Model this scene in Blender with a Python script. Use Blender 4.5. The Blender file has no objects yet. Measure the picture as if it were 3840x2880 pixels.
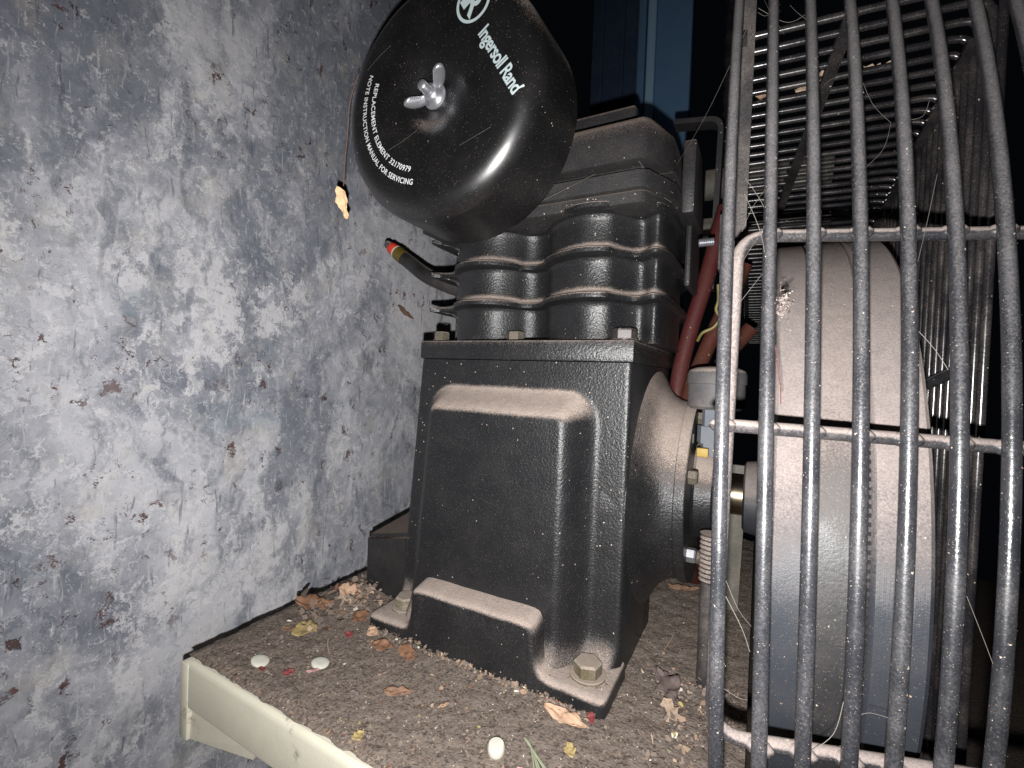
import bpy, bmesh, math, random
from mathutils import Vector, Matrix, noise
random.seed(7)
PI = math.pi
S = bpy.context.scene
C = S.collection

# ------------------------------------------------------------------ camera
R3 = Matrix(((0.8769, 0.0422, -0.4788), (0.4792, 0.0, 0.8777), (0.0370, -0.9991, -0.0202)))  # columns: image right, image down, forward
cam_d = bpy.data.cameras.new('camera')
cam_d.sensor_width = 36.0
cam_d.lens = 15.97
cam_d.clip_start = 0.01
cam_d.clip_end = 50
cam = bpy.data.objects.new('camera', cam_d)
C.objects.link(cam)
right, down, fwd = R3.col[0].copy(), R3.col[1].copy(), R3.col[2].copy()
cm = Matrix((right, -down, -fwd)).transposed().to_4x4()
cm.translation = (0, 0, 0.29)
cam.matrix_world = cm
S.camera = cam

# ------------------------------------------------------------------ light: the phone's flash beside the lens, in a dark corner
w = bpy.data.worlds.new('World')
S.world = w
w.use_nodes = True
w.node_tree.nodes['Background'].inputs[0].default_value = (0.55, 0.68, 1.0, 1)
w.node_tree.nodes['Background'].inputs[1].default_value = 0.002
fl = bpy.data.lights.new('flash', 'SPOT')
fl.energy = 24
fl.color = (1.0, 0.985, 0.97)
fl.spot_size = math.radians(158)
fl.spot_blend = 0.95
fl.shadow_soft_size = 0.0028
flo = bpy.data.objects.new('flash', fl)
C.objects.link(flo)
fm = cm.copy()
fm.translation = Vector((0, 0, 0.29)) - right * 0.004 + down * 0.022 - fwd * 0.004
flo.matrix_world = fm
S.view_settings.view_transform = 'Standard'
S.view_settings.look = 'None'
S.view_settings.exposure = 0.0
S.view_settings.gamma = 1.0
S.cycles.use_denoising = True
S.cycles.max_bounces = 5

# ------------------------------------------------------------------ materials
class NT:
    def __init__(s, name):
        m = bpy.data.materials.new(name); m.use_nodes = True
        s.m = m; s.t = m.node_tree; s.n = s.t.nodes; s.b = s.n['Principled BSDF']
        s.tc = s.n.new('ShaderNodeTexCoord'); s.geo = s.n.new('ShaderNodeNewGeometry')
        s.pos = s.geo.outputs['Position']
    def link(s, a, b): s.t.links.new(a, b)
    def put(s, sock, v):
        if hasattr(v, 'is_output') or isinstance(v, bpy.types.NodeSocket): s.link(v, sock)
        else:
            if isinstance(v, (tuple, list)) and len(v) == 3 and sock.type == 'RGBA': v = (*v, 1)
            sock.default_value = v
    def noise(s, scale, detail=4, rough=.55, dist=0., vec=None, w=None):
        n = s.n.new('ShaderNodeTexNoise'); n.inputs['Scale'].default_value = scale
        n.inputs['Detail'].default_value = detail; n.inputs['Roughness'].default_value = rough
        n.inputs['Distortion'].default_value = dist
        s.link(vec or s.pos, n.inputs['Vector']); return n.outputs['Fac']
    def noisec(s, scale, vec=None, detail=2):
        n = s.n.new('ShaderNodeTexNoise'); n.inputs['Scale'].default_value = scale; n.inputs['Detail'].default_value = detail
        s.link(vec or s.pos, n.inputs['Vector']); return n.outputs['Color']
    def vor(s, scale, vec=None, out='Distance', rnd=1., feature='F1'):
        n = s.n.new('ShaderNodeTexVoronoi'); n.feature = feature; n.inputs['Scale'].default_value = scale
        n.inputs['Randomness'].default_value = rnd
        s.link(vec or s.pos, n.inputs['Vector']); return n.outputs[out]
    def map(s, v, a, b, c=0., d=1., smooth=False):
        n = s.n.new('ShaderNodeMapRange'); n.interpolation_type = 'SMOOTHSTEP' if smooth else 'LINEAR'
        s.put(n.inputs['Value'], v)
        for i, x in zip(('From Min', 'From Max', 'To Min', 'To Max'), (a, b, c, d)): s.put(n.inputs[i], x)
        return n.outputs['Result']
    def math(s, op, a, b=0., c=0.):
        n = s.n.new('ShaderNodeMath'); n.operation = op
        s.put(n.inputs[0], a); s.put(n.inputs[1], b); s.put(n.inputs[2], c); return n.outputs[0]
    def mix(s, f, a, b, mode='MIX'):
        n = s.n.new('ShaderNodeMix'); n.data_type = 'RGBA'; n.blend_type = mode
        s.put(n.inputs[0], f); s.put(n.inputs[6], a); s.put(n.inputs[7], b); return n.outputs[2]
    def xf(s, scale=(1, 1, 1), rot=(0, 0, 0), loc=(0, 0, 0), vec=None):
        n = s.n.new('ShaderNodeMapping'); n.inputs['Scale'].default_value = scale; n.inputs['Rotation'].default_value = rot
        n.inputs['Location'].default_value = loc
        s.link(vec or s.pos, n.inputs['Vector']); return n.outputs[0]
    def vadd(s, a, b, k=1.):
        m = s.n.new('ShaderNodeVectorMath'); m.operation = 'MULTIPLY_ADD'
        s.put(m.inputs[0], b); m.inputs[1].default_value = (k, k, k); s.put(m.inputs[2], a); return m.outputs[0]
    def nz(s):
        n = s.n.new('ShaderNodeSeparateXYZ'); s.link(s.geo.outputs['Normal'], n.inputs[0]); return n.outputs[2]
    def sep(s):
        n = s.n.new('ShaderNodeSeparateXYZ'); s.link(s.pos, n.inputs[0]); return n.outputs
    def bump(s, h, strength=.3, dist=.001):
        n = s.n.new('ShaderNodeBump'); n.inputs['Strength'].default_value = strength; n.inputs['Distance'].default_value = dist
        s.link(h, n.inputs['Height']); s.link(n.outputs[0], s.b.inputs['Normal'])
    def set(s, **k):
        for a, v in k.items(): s.put(s.b.inputs[a.replace('_', ' ')], v)
        return s.m

DUST = (0.345, 0.283, 0.248)
def dusty(name, base, rough=.4, metal=0., dust=1., lo=.10, hi=.64, film=.06, peel=.35, peel_scale=420, specks=.5, spec=.5, dustcol=DUST, peel_d=.0009, coat=0., lines=0., grain=.7):
    """paint (or metal) with settled dust on what faces up, a thin film elsewhere and small pale specks"""
    s = NT(name)
    g = s.noise(900, 3, .7); big = s.noise(38, 4, .6)
    up = s.math('ADD', s.nz(), s.math('MULTIPLY', s.math('SUBTRACT', g, .5), grain))
    up = s.math('ADD', up, s.math('MULTIPLY', s.math('SUBTRACT', big, .5), .22))
    f = s.map(up, lo, hi, 0, dust, True)
    fm_ = s.map(s.math('ADD', s.math('MULTIPLY', big, .6), s.math('MULTIPLY', g, .6)), .5, .85, film * .25, film * 1.9)
    patch = s.noise(17, 5, .65, .5)
    fm_ = s.math('MULTIPLY', fm_, s.map(patch, .36, .68, .25, 2.2))
    f = s.math('MAXIMUM', s.math('MULTIPLY', f, s.map(s.noise(120, 4, .6), .25, .6, .82, 1.)), fm_)
    # specks of grit
    spv = s.vadd(s.pos, s.noisec(1500), .0016)
    col = s.vor(360, vec=spv, out='Color'); cs = s.n.new('ShaderNodeSeparateColor'); s.link(col, cs.inputs[0])
    dd = s.vor(360, vec=spv)
    sp = s.math('MULTIPLY', s.math('LESS_THAN', dd, s.math('MULTIPLY', s.math('POWER', cs.outputs[1], 2.), .26)), s.math('LESS_THAN', cs.outputs[0], s.map(patch, .38, .66, .02 * specks, .17 * specks)))
    col2 = s.vor(1100, out='Color'); c2 = s.n.new('ShaderNodeSeparateColor'); s.link(col2, c2.inputs[0])
    sp2 = s.math('MULTIPLY', s.math('LESS_THAN', s.vor(1100), .26), s.math('LESS_THAN', c2.outputs[0], .14 * specks))
    dc = s.mix(s.map(g, .3, .75), tuple(x * .72 for x in dustcol), tuple(min(1, x * 1.22) for x in dustcol))
    c = s.mix(f, base, dc)
    c = s.mix(s.math('MULTIPLY', sp2, .45), c, (.26, .21, .17))
    c = s.mix(sp, c, s.mix(cs.outputs[2], (.28, .2, .14), (.5, .46, .4)))
    fr = s.math('MINIMUM', s.math('MULTIPLY', f, 1.6), 1.)
    r = s.map(fr, 0, 1, s.math('ADD', rough, s.math('MULTIPLY', s.math('SUBTRACT', big, .5), .18)), .97)
    s.set(Base_Color=c, Roughness=r, Metallic=s.map(fr, 0, 1, metal, 0), Specular_IOR_Level=s.map(fr, 0, 1, spec, .08))
    if coat: s.set(Coat_Weight=s.map(fr, 0, .6, coat, 0), Coat_Roughness=.12)
    h = s.math('ADD', s.math('MULTIPLY', s.noise(peel_scale, 2, .5), 1.), s.math('MULTIPLY', s.noise(peel_scale * 2.7, 2, .5), .35))
    h = s.math('ADD', h, s.math('MULTIPLY', s.math('MULTIPLY', fr, g), .8))
    if lines: h = s.math('ADD', h, s.math('MULTIPLY', s.noise(1, 3, .7, vec=s.xf((1500, 6, 6))), lines))
    s.bump(h, peel, peel_d)
    return s.m

def plain(name, col, rough=.6, metal=0., spec=.5, var=.25, scale=120, bump=.0):
    s = NT(name); n = s.noise(scale, 4, .6)
    c = s.mix(n, tuple(x * (1 - var) for x in col), tuple(min(1, x * (1 + var)) for x in col))
    s.set(Base_Color=c, Roughness=rough, Metallic=metal, Specular_IOR_Level=spec)
    if bump: s.bump(s.noise(scale * 3, 3), bump, .001)
    return s.m

M = {}
M['cast'] = dusty('black_cast_paint', (.008, .0085, .010), rough=.41, film=.008, peel=.60, peel_scale=470, specks=.9, spec=.62, peel_d=.0009)
M['head'] = dusty('black_head_paint', (.013, .013, .014), rough=.5, film=.03, peel=.3, peel_scale=500, specks=.8, dustcol=(.17, .135, .115))
M['gloss'] = dusty('black_gloss_steel', (.0045, .0045, .005), rough=.34, film=.006, peel=.03, peel_scale=160, specks=.55, lo=.25, hi=.75, spec=.9, dustcol=(.34, .27, .225))
M['wire'] = dusty('black_coated_wire', (.012, .013, .016), rough=.26, film=.10, peel=.16, peel_scale=600, specks=.9, grain=.3, lo=.10, hi=.60, spec=.6, dustcol=(.155, .145, .147))
M['bar'] = dusty('dusty_coated_bar', (.014, .015, .018), rough=.26, film=.12, peel=.16, peel_scale=600, specks=.9, grain=.35, lo=-.1, hi=.42, spec=.7, dustcol=(.20, .168, .155))
M['wireback'] = dusty('black_glossy_wire', (.008, .008, .01), rough=.16, film=.05, peel=.05, specks=.4, lo=.75, hi=1.2, spec=.7)
M['wheel'] = dusty('grey_flywheel_iron', (.022, .025, .031), rough=.40, film=.03, grain=.2, lines=1.6, peel=.2, peel_scale=900, specks=.6, lo=-.02, hi=.34, spec=.6, dustcol=(.19, .162, .152))
M['belt'] = dusty('rubber_belt', (.014, .014, .015), rough=.48, grain=.3, film=.05, peel=.2, specks=1.0, lo=.08, hi=.5, dustcol=(.18, .152, .14))
M['zinc'] = plain('zinc_plated', (.40, .40, .43), .36, .8, var=.2, scale=200)
M['bolt'] = dusty('dusty_bolt', (.09, .08, .06), rough=.45, metal=.4, film=.25, lo=.3, hi=.7, specks=.8, peel=.1, dustcol=(.2, .165, .14))
M['brass'] = dusty('olive_bolt', (.085, .07, .035), rough=.5, metal=.2, film=.3, lo=.25, hi=.6, specks=.6, peel=.1, dustcol=(.30, .25, .21))
M['bevelbolt'] = dusty('black_bolt', (.02, .02, .024), rough=.28, metal=.5, film=.15, lo=.5, hi=.9, specks=.8, peel=.05)
M['shaft'] = plain('bright_shaft_steel', (.26, .215, .15), .3, 1., var=.15, scale=300)
M['white_ink'] = plain('white_ink', (.6, .62, .62), .6, var=.12, scale=600)
M['logo_ink'] = plain('grey_white_ink', (.34, .40, .41), .6, var=.1, scale=600)
M['red_hose'] = dusty('red_rubber_hose', (.060, .010, .010), rough=.55, film=.10, lo=.5, hi=1.0, specks=.6, peel=.15, spec=.3, dustcol=(.09, .05, .035))
M['rust_hose'] = dusty('dirty_red_hose', (.055, .013, .008), rough=.7, film=.32, lo=.3, hi=.9, specks=.8, peel=.3, spec=.2, dustcol=(.055, .03, .02))
M['rubber'] = dusty('black_rubber', (.01, .01, .011), rough=.4, film=.06, lo=.6, hi=1.1, specks=.4, peel=.1)
M['cap'] = dusty('dark_grey_plastic', (.055, .057, .062), rough=.55, film=.16, lo=.35, hi=.75, specks=.8, peel=.12)
M['bluegrey'] = dusty('blue_grey_fitting', (.13, .15, .18), rough=.45, film=.15, specks=1., peel=.2)
M['yellow'] = plain('yellow_plastic', (.33, .22, .04), .6)
M['yellow_wire'] = plain('yellow_wire', (.15, .125, .04), .5)
M['red_tip'] = plain('red_tip', (.75, .05, .02), .5)
M['gold_band'] = plain('olive_gold_band', (.14, .10, .02), .4, .3)
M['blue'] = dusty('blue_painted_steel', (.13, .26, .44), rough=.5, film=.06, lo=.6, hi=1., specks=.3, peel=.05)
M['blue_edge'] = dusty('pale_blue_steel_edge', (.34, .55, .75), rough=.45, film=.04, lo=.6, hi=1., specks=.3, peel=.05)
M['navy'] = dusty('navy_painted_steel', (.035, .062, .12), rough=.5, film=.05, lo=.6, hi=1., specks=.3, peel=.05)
M['olive'] = dusty('olive_grey_pipe', (.09, .09, .075), rough=.5, film=.2, lo=.2, hi=.9, specks=.5)
M['darkplate'] = dusty('dark_strip', (.02, .02, .022), rough=.45, film=.15, lo=.3, hi=.8, specks=1.2)

def mat_beige():
    s = NT('beige_painted_steel')
    n = s.noise(60, 5, .6); d = s.map(s.noise(26, 6, .7, .4), .62, .70); sp = s.map(s.noise(240, 3, .6), .70, .74)
    z = s.sep()[2]
    c = s.mix(n, (.53, .50, .40), (.64, .61, .50))
    c = s.mix(s.math('MULTIPLY', d, .75), c, (.2, .155, .12)); c = s.mix(s.math('MULTIPLY', sp, .8), c, (.14, .105, .08))
    s.set(Base_Color=c, Roughness=.5); s.bump(s.noise(300, 3), .12, .001); return s.m
M['beige'] = mat_beige()

def mat_dirt():
    s = NT('dirt_and_grit')
    a = s.noise(55, 6, .65); b = s.noise(420, 4, .7); v = s.vor(520, out='Color')
    cs = s.n.new('ShaderNodeSeparateColor'); s.link(v, cs.inputs[0])
    c = s.mix(s.map(a, .3, .7), (.115, .090, .074), (.185, .152, .130))
    c = s.mix(s.map(b, .35, .7), c, (.215, .176, .15))
    c = s.mix(s.math('MULTIPLY', s.math('LESS_THAN', cs.outputs[0], .16), .7), c, (.07, .054, .045))
    g1 = s.math('MULTIPLY', s.math('LESS_THAN', s.vor(520), .27), s.math('GREATER_THAN', cs.outputs[1], .93))
    c = s.mix(g1, c, s.mix(cs.outputs[2], (.36, .28, .2), (.75, .7, .62)))
    s.set(Base_Color=c, Roughness=.97, Specular_IOR_Level=.1)
    s.bump(s.math('ADD', s.math('MULTIPLY', b, .7), s.noise(160, 4)), .9, .0022); return s.m
M['dirt'] = mat_dirt()

def mat_wall():
    """aged grey paint on sheet metal: brushed patches in lavender, slate and cream, rubbed scratches, chips down to rust"""
    s = NT('weathered_grey_paint')
    warp = s.noisec(9, detail=3)
    p = s.vadd(s.pos, warp, .05)
    p2 = s.vadd(s.vadd(s.pos, s.noisec(55, detail=3), .034), s.noisec(330, detail=2), .011)
    pst = s.xf((1, 1.25, .8), (math.radians(28), 0, 0), vec=p2)
    d1 = s.vor(85, vec=pst, out='Position'); d2 = s.vor(30, vec=s.xf((1, .85, 1.2), (math.radians(-15), 0, 0), vec=p2), out='Position')
    dab = s.vor(85, vec=pst, out='Color'); dc = s.n.new('ShaderNodeSeparateColor'); s.link(dab, dc.inputs[0])
    big = s.noise(4.2, 5, .6, .6, vec=p)
    m1 = s.noise(30, 6, .75, 0, vec=d1); mid = s.noise(70, 6, .75, .3, vec=p2)
    smear = s.xf((1, 1.15, .42), (math.radians(16), 0, 0), vec=s.vadd(s.pos, s.noisec(22, detail=3), .06))
    z = s.sep()[2]
    top_dark = s.map(z, .48, .85, 0., .17, True)                             # wall colour gets darker and greyer towards the top
    base = s.math('ADD', s.math('SUBTRACT', s.math('MULTIPLY', big, 1.5), .42), s.math('ADD', s.math('MULTIPLY', m1, .86), s.math('MULTIPLY', mid, .30)))
    base = s.math('SUBTRACT', base, top_dark)
    ramp = s.n.new('ShaderNodeValToRGB'); s.link(s.map(base, .66, 1.16), ramp.inputs[0])
    e = ramp.color_ramp.elements
    e[0].position = 0; e[0].color = (.205, .218, .262, 1)
    e[1].position = 1; e[1].color = (.64, .63, .665, 1)
    for ps, cl in ((.3, (.345, .355, .40)), (.55, (.475, .48, .525)), (.8, (.60, .60, .64))):
        x = e.new(ps); x.color = (*cl, 1)
    c = ramp.outputs[0]
    wn = s.noise(34, 9, .76, .7, vec=s.xf((1, 1, .75), (math.radians(20), 0, 0), vec=p2))
    wm = s.math('ADD', wn, s.math('SUBTRACT', s.math('MULTIPLY', s.math('SUBTRACT', s.noise(5, 3, .5, vec=s.xf(loc=(2, 4, 1), vec=p)), .5), .55), s.math('MULTIPLY', top_dark, .45)))
    c = s.mix(s.map(wm, .515, .575, 0, .8), c, s.mix(mid, (.64, .635, .68), (.86, .84, .84)))
    dn = s.math('ADD', s.noise(13, 8, .70, .5, vec=smear), s.math('ADD', s.math('MULTIPLY', s.math('SUBTRACT', s.noise(3.6, 3, .5, vec=s.xf(loc=(8, 1, 5), vec=p)), .5), .5), s.math('MULTIPLY', top_dark, .55)))
    c = s.mix(s.map(dn, .535, .625, 0, .72), c, s.mix(m1, (.13, .145, .18), (.24, .26, .305)))
    c = s.mix(s.map(s.noise(125, 5, .7, .4, vec=p2), .565, .62, 0, .42), c, (.25, .26, .30))
    c = s.mix(s.map(s.noise(110, 5, .7, .4, vec=s.xf(loc=(4, 4, 4), vec=p2)), .575, .625, 0, .5), c, (.86, .85, .86))
    # warm cream and teal tints by patch
    tint = s.noise(14, 4, .6, vec=p)
    c = s.mix(s.map(tint, .55, .70, 0, .35), c, (.62, .57, .50))
    c = s.mix(s.map(s.noise(11, 4, .6, vec=s.xf(loc=(3, 1, 2), vec=p)), .60, .70, 0, .45), c, (.20, .26, .31))
    # rubbed vertical scratches, pale and dark
    sv = s.xf((1, 1.0, .085), (math.radians(12), 0, 0), vec=s.vadd(s.pos, warp, .03))
    sc = s.noise(210, 3, .6, vec=sv)
    c = s.mix(s.map(sc, .61, .72, 0, .5), c, (.74, .74, .78))
    c = s.mix(s.map(s.noise(120, 3, .6, vec=s.xf((1, 1, .10), (math.radians(-20), 0, 0), (5, 2, 1), vec=s.vadd(s.pos, warp, .03))), .645, .70, 0, .6), c, (.12, .13, .16))
    # chips to rust
    rs = s.noise(46, 5, .68, .3, vec=s.xf((1, 1.25, .8), vec=p2))
    rmask = s.map(s.noise(8, 3, .5, vec=s.xf(loc=(7, 3, 9))), .44, .6)
    rust = s.math('MULTIPLY', s.map(rs, .61, .625), rmask)
    c = s.mix(s.math('MULTIPLY', rust, .9), c, s.mix(dc.outputs[1], (.13, .045, .03), (.055, .032, .03)))
    ch = s.math('MULTIPLY', s.map(s.noise(115, 4, .7, .6, vec=s.xf((1, .8, .6), (.5, 0, 0), vec=p2)), .665, .68), .75)
    c = s.mix(ch, c, (.06, .06, .07))
    h = s.math('ADD', s.math('ADD', s.math('MULTIPLY', mid, .5), s.math('MULTIPLY', wn, .5)), s.math('ADD', s.math('MULTIPLY', dc.outputs[0], .12), s.math('MULTIPLY', rust, -.5)))
    s.set(Base_Color=c, Roughness=s.map(mid, .3, .7, .62, .8), Specular_IOR_Level=.28)
    s.bump(h, .35, .002); return s.m
M['wall'] = mat_wall()

def mat_attr(name, rough=.8):
    s = NT(name); a = s.n.new('ShaderNodeAttribute'); a.attribute_name = 'tone'
    s.set(Base_Color=s.mix(s.map(s.noise(500, 3), .3, .7, 0, .3), a.outputs['Color'], (.13, .10, .085)), Roughness=rough, Specular_IOR_Level=.2)
    return s.m
M['flakes'] = mat_attr('litter_flakes')
def mat_leaf(name, a, b, k=60):
    s = NT(name); n = s.noise(k * 4, 5, .65)
    s.set(Base_Color=s.mix(s.map(n, .3, .7), a, b), Roughness=.7, Specular_IOR_Level=.25)
    s.bump(s.noise(k * 8, 3), .3, .001); return s.m
M['leaf_yellow'] = mat_leaf('yellow_leaf', (.26, .19, .08), (.36, .28, .13))
M['leaf_peach'] = mat_leaf('peach_leaf', (.36, .23, .155), (.47, .32, .22))
M['leaf_brown'] = mat_leaf('brown_leaf', (.15, .075, .042), (.24, .13, .08))
M['leaf_orange'] = mat_leaf('orange_leaf', (.15, .085, .055), (.21, .125, .08))
M['leaf_tan'] = mat_leaf('tan_leaf', (.26, .19, .14), (.36, .27, .2))
M['leaf_wall'] = mat_leaf('pale_orange_leaf', (.85, .55, .32), (.95, .66, .42))
M['leaf_grey'] = mat_leaf('grey_brown_leaf', (.10, .075, .068), (.17, .13, .12))
M['white'] = plain('chalky_white', (.50, .49, .42), .7, var=.12)
M['red'] = plain('red_petal', (.17, .035, .035), .7)
M['pink'] = plain('pink_petal', (.5, .28, .28), .7)
M['green'] = plain('pale_green_stem', (.28, .30, .2), .7)
M['web'] = plain('cobweb_silk', (.16, .145, .13), .9, var=.3, spec=.1)

# ------------------------------------------------------------------ mesh helpers
def obj(name, bm, mat, parent=None, smooth=35, loc=None):
    bmesh.ops.recalc_face_normals(bm, faces=bm.faces)
    me = bpy.data.meshes.new(name); bm.to_mesh(me); bm.free()
    return meshobj(name, me, mat, parent, smooth)
def meshobj(name, me, mat, parent=None, smooth=35):
    if mat is not None: me.materials.append(M[mat] if isinstance(mat, str) else mat)
    if smooth:
        for p in me.polygons: p.use_smooth = True
        me.set_sharp_from_angle(angle=math.radians(smooth))
    o = bpy.data.objects.new(name, me); C.objects.link(o)
    if parent is not None: o.parent = parent; o.matrix_parent_inverse = parent.matrix_world.inverted()
    return o
def tag(o, label, cat, group=None, kind=None):
    o['label'] = label
    if cat: o['category'] = cat
    if group: o['group'] = group
    if kind: o['kind'] = kind
    return o
def thing(name, loc, label, cat, group=None):
    o = bpy.data.objects.new(name, None); C.objects.link(o); o.location = loc
    o.matrix_world = Matrix.Translation(loc); o.empty_display_size = .02
    return tag(o, label, cat, group)
def struct(name, o): o['kind'] = 'structure'; return o

def box(bm, x0, x1, y0, y1, z0, z1, bev=0., seg=2):
    vs = [bm.verts.new((x, y, z)) for z in (z0, z1) for y in (y0, y1) for x in (x0, x1)]
    fs = [(0, 2, 3, 1), (4, 5, 7, 6), (0, 1, 5, 4), (2, 6, 7, 3), (0, 4, 6, 2), (1, 3, 7, 5)]
    f = [bm.faces.new([vs[i] for i in q]) for q in fs]
    if bev:
        ed = list({e for q in f for e in q.edges})
        bmesh.ops.bevel(bm, geom=ed, offset=bev, segments=seg, affect='EDGES', profile=.5)
    return bm
def B(x0, x1, y0, y1, z0, z1, bev=0., seg=2): return box(bmesh.new(), x0, x1, y0, y1, z0, z1, bev, seg)
def loft(bm, rings, cap=True, closed=True):
    rv = [[bm.verts.new(p) for p in r] for r in rings]
    n = len(rings[0])
    for a, b in zip(rv, rv[1:]):
        for i in range(n if closed else n - 1):
            j = (i + 1) % n
            try: bm.faces.new((a[i], a[j], b[j], b[i]))
            except ValueError: pass
    if cap:
        bm.faces.new(rv[0][::-1]); bm.faces.new(rv[-1])
    return bm
def frame(n):
    n = Vector(n).normalized(); a = Vector((0, 0, 1)) if abs(n.z) < .9 else Vector((0, 1, 0))
    u = a.cross(n).normalized(); return u, n.cross(u), n
def lathe(bm, o, axis, prof, seg=48, cap=True):
    """prof: list of (distance along axis, radius)"""
    u, v, n = frame(axis); o = Vector(o)
    rings = [[o + n * h + (u * math.cos(2 * PI * i / seg) + v * math.sin(2 * PI * i / seg)) * max(r, 1e-5) for i in range(seg)] for h, r in prof]
    return loft(bm, rings, cap)
def catmull(P, k=8, closed=False):
    P = [Vector(p) for p in P]; n = len(P); out = []
    for i in range(n if closed else n - 1):
        if closed: a, b, c, d = P[i - 1], P[i], P[(i + 1) % n], P[(i + 2) % n]
        else: a, b, c, d = P[max(i - 1, 0)], P[i], P[i + 1], P[min(i + 2, n - 1)]
        for j in range(k):
            t = j / k
            out.append(.5 * ((2 * b) + (c - a) * t + (2 * a - 5 * b + 4 * c - d) * t * t + (3 * b - a - 3 * c + d) * t ** 3))
    if not closed: out.append(P[-1])
    return out
def tube(bm, path, r, seg=10, cap=True, rf=None):
    path = [Vector(p) for p in path]; rings = []; n = len(path); u = None
    for i, p in enumerate(path):
        t = (path[min(i + 1, n - 1)] - path[max(i - 1, 0)]).normalized()
        if u is None: u = frame(t)[0]
        u = (u - t * u.dot(t)).normalized(); v = t.cross(u)
        rr = rf(i / (n - 1)) if rf else r
        rings.append([p + (u * math.cos(2 * PI * k / seg) + v * math.sin(2 * PI * k / seg)) * rr for k in range(seg)])
    return loft(bm, rings, cap)
def roundcorner(P, r, k=5):
    """polyline with its inner corners rounded"""
    P = [Vector(p) for p in P]; out = [P[0]]
    for a, b, c in zip(P, P[1:], P[2:]):
        d1, d2 = (a - b).normalized(), (c - b).normalized()
        p, q = b + d1 * r, b + d2 * r
        for j in range(k + 1):
            t = j / k; out.append(p.lerp(b, t).lerp(b.lerp(q, t), t))
    out.append(P[-1]); return out
def hexbolt(name, o, axis, af, h, mat, parent, washer=0., rot=0.):
    u, v, n = frame(axis); o = Vector(o); bm = bmesh.new(); rc = af / math.sqrt(3)
    if washer: lathe(bm, o, n, [(0, washer), (.0018, washer), (.0024, washer * .96)], 28); o = o + n * .0024
    ring = lambda hh, s: [o + n * hh + (u * math.cos(i * PI / 3 + rot) + v * math.sin(i * PI / 3 + rot)) * rc * s for i in range(6)]
    loft(bm, [ring(0, 1), ring(h * .82, 1), ring(h, .88)])
    return obj(name, bm, mat, parent, 25)
def sm(t): t = max(0., min(1., t)); return t * t * (3 - 2 * t)

# ================================================================== THE SETTING
# wall: large, slightly dented painted sheet, standing to the left of the plate and running back
bm = bmesh.new()
WX = -.68
ny, nzz = 60, 60
rows = []
for j in range(nzz + 1):
    z = -.40 + 1.9 * j / nzz; r = []
    for i in range(ny + 1):
        y = -.55 + 1.72 * i / ny
        d = .010 * noise.noise(Vector((y * 2.3, z * 2.0, 1.7))) + .003 * noise.noise(Vector((y * 9, z * 8, 4.)))
        r.append((WX + d, y, z))
    rows.append(r)
loft(bm, rows, cap=False, closed=False)
wall = obj('wall', bm, 'wall', None, 60); struct('wall', wall)
bm = bmesh.new()
rows = [[(-.72 + 2.6 * i / 40, -.4 + 2.6 * j / 40, -.372 + .006 * noise.noise(Vector((i * .4, j * .4, 0)))) for i in range(41)] for j in range(41)]
loft(bm, rows, cap=False, closed=False)
struct('ground', obj('ground', bm, 'dirt', None, 60))

# ================================================================== BASE PLATE
plate = thing('base_plate', (-.24, .5, 0), 'dirt-covered steel base plate with beige folded front lip under the pump', 'base plate')
obj('top_sheet', B(-.476, .0, .2405, .95, -.006, -.0015, .001, 1), 'beige', plate)
# front lip with its soft fold
rings = []
for x in (-.476, -.47, -.3, -.15, 0.):
    rings.append([(x, y, z) for y, z in ((.2425, -.0015), (.2395, -.002), (.2380, -.0040), (.2372, -.0075), (.2372, -.044), (.2378, -.0465), (.2405, -.0465), (.2405, -.006))])
bm = bmesh.new(); loft(bm, rings); obj('front_lip', bm, 'beige', plate, 50)
obj('end_flange', B(-.4905, -.4765, .2365, .93, -.080, -.0045, .002, 2), 'beige', plate)
bm = bmesh.new()
loft(bm, [[(-.4765, .2415, -.0470), (-.374, .2440, -.0470), (-.381, .2440, -.0605), (-.4765, .2395, -.0785)],
          [(-.4765, .2455, -.0470), (-.374, .2475, -.0470), (-.381, .2475, -.0605), (-.4765, .2435, -.0785)]])
obj('gusset_tab', bm, 'beige', plate, 30)

# dirt lying on the plate, ragged at the edges
bm = bmesh.new(); nx, nyy = 190, 210; rows = []
for j in range(nyy + 1):
    r = []
    for i in range(nx + 1):
        u0, v0 = i / nx, j / nyy
        x = -.49 + .492 * u0
        yf = .2432 + .0030 * noise.noise(Vector((x * 26, 2, 0))) + .0022 * noise.noise(Vector((x * 75, 5, 0))) + .0012 * noise.noise(Vector((x * 230, 7, 0)))
        y = yf + (.94 - yf) * v0 ** 1.3
        x = x + (.004 * noise.noise(Vector((1, y * 40, 0))) + .002 * noise.noise(Vector((1, y * 130, 0)))) * (1 - u0) ** 4
        e = min((x + .489) / .012, (y - yf) / .010)
        h = .0022 + .0016 * noise.noise(Vector((x * 60, y * 60, 0))) + .0012 * noise.noise(Vector((x * 190, y * 190, 3)))
        h += .008 * math.exp(-(((x + .425) / .03) ** 2 + ((y - .40) / .045) ** 2))
        r.append((x, y, -.0016 + (h + .0016) * sm(e + .08)))
    rows.append(r)
loft(bm, rows, cap=False, closed=False)
tag(obj('dirt_layer', bm, 'dirt', None, 60), 'brown dust and grit spread over the base plate', 'dirt', kind='stuff')

# ================================================================== COMPRESSOR PUMP
pump = thing('compressor_pump', (-.23, .55, 0), 'black cast-iron air compressor pump with finned cylinders, filter and flywheel on the plate', 'air compressor')
AX_Y, AX_Z = .560, .1665          # crankshaft axis

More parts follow.
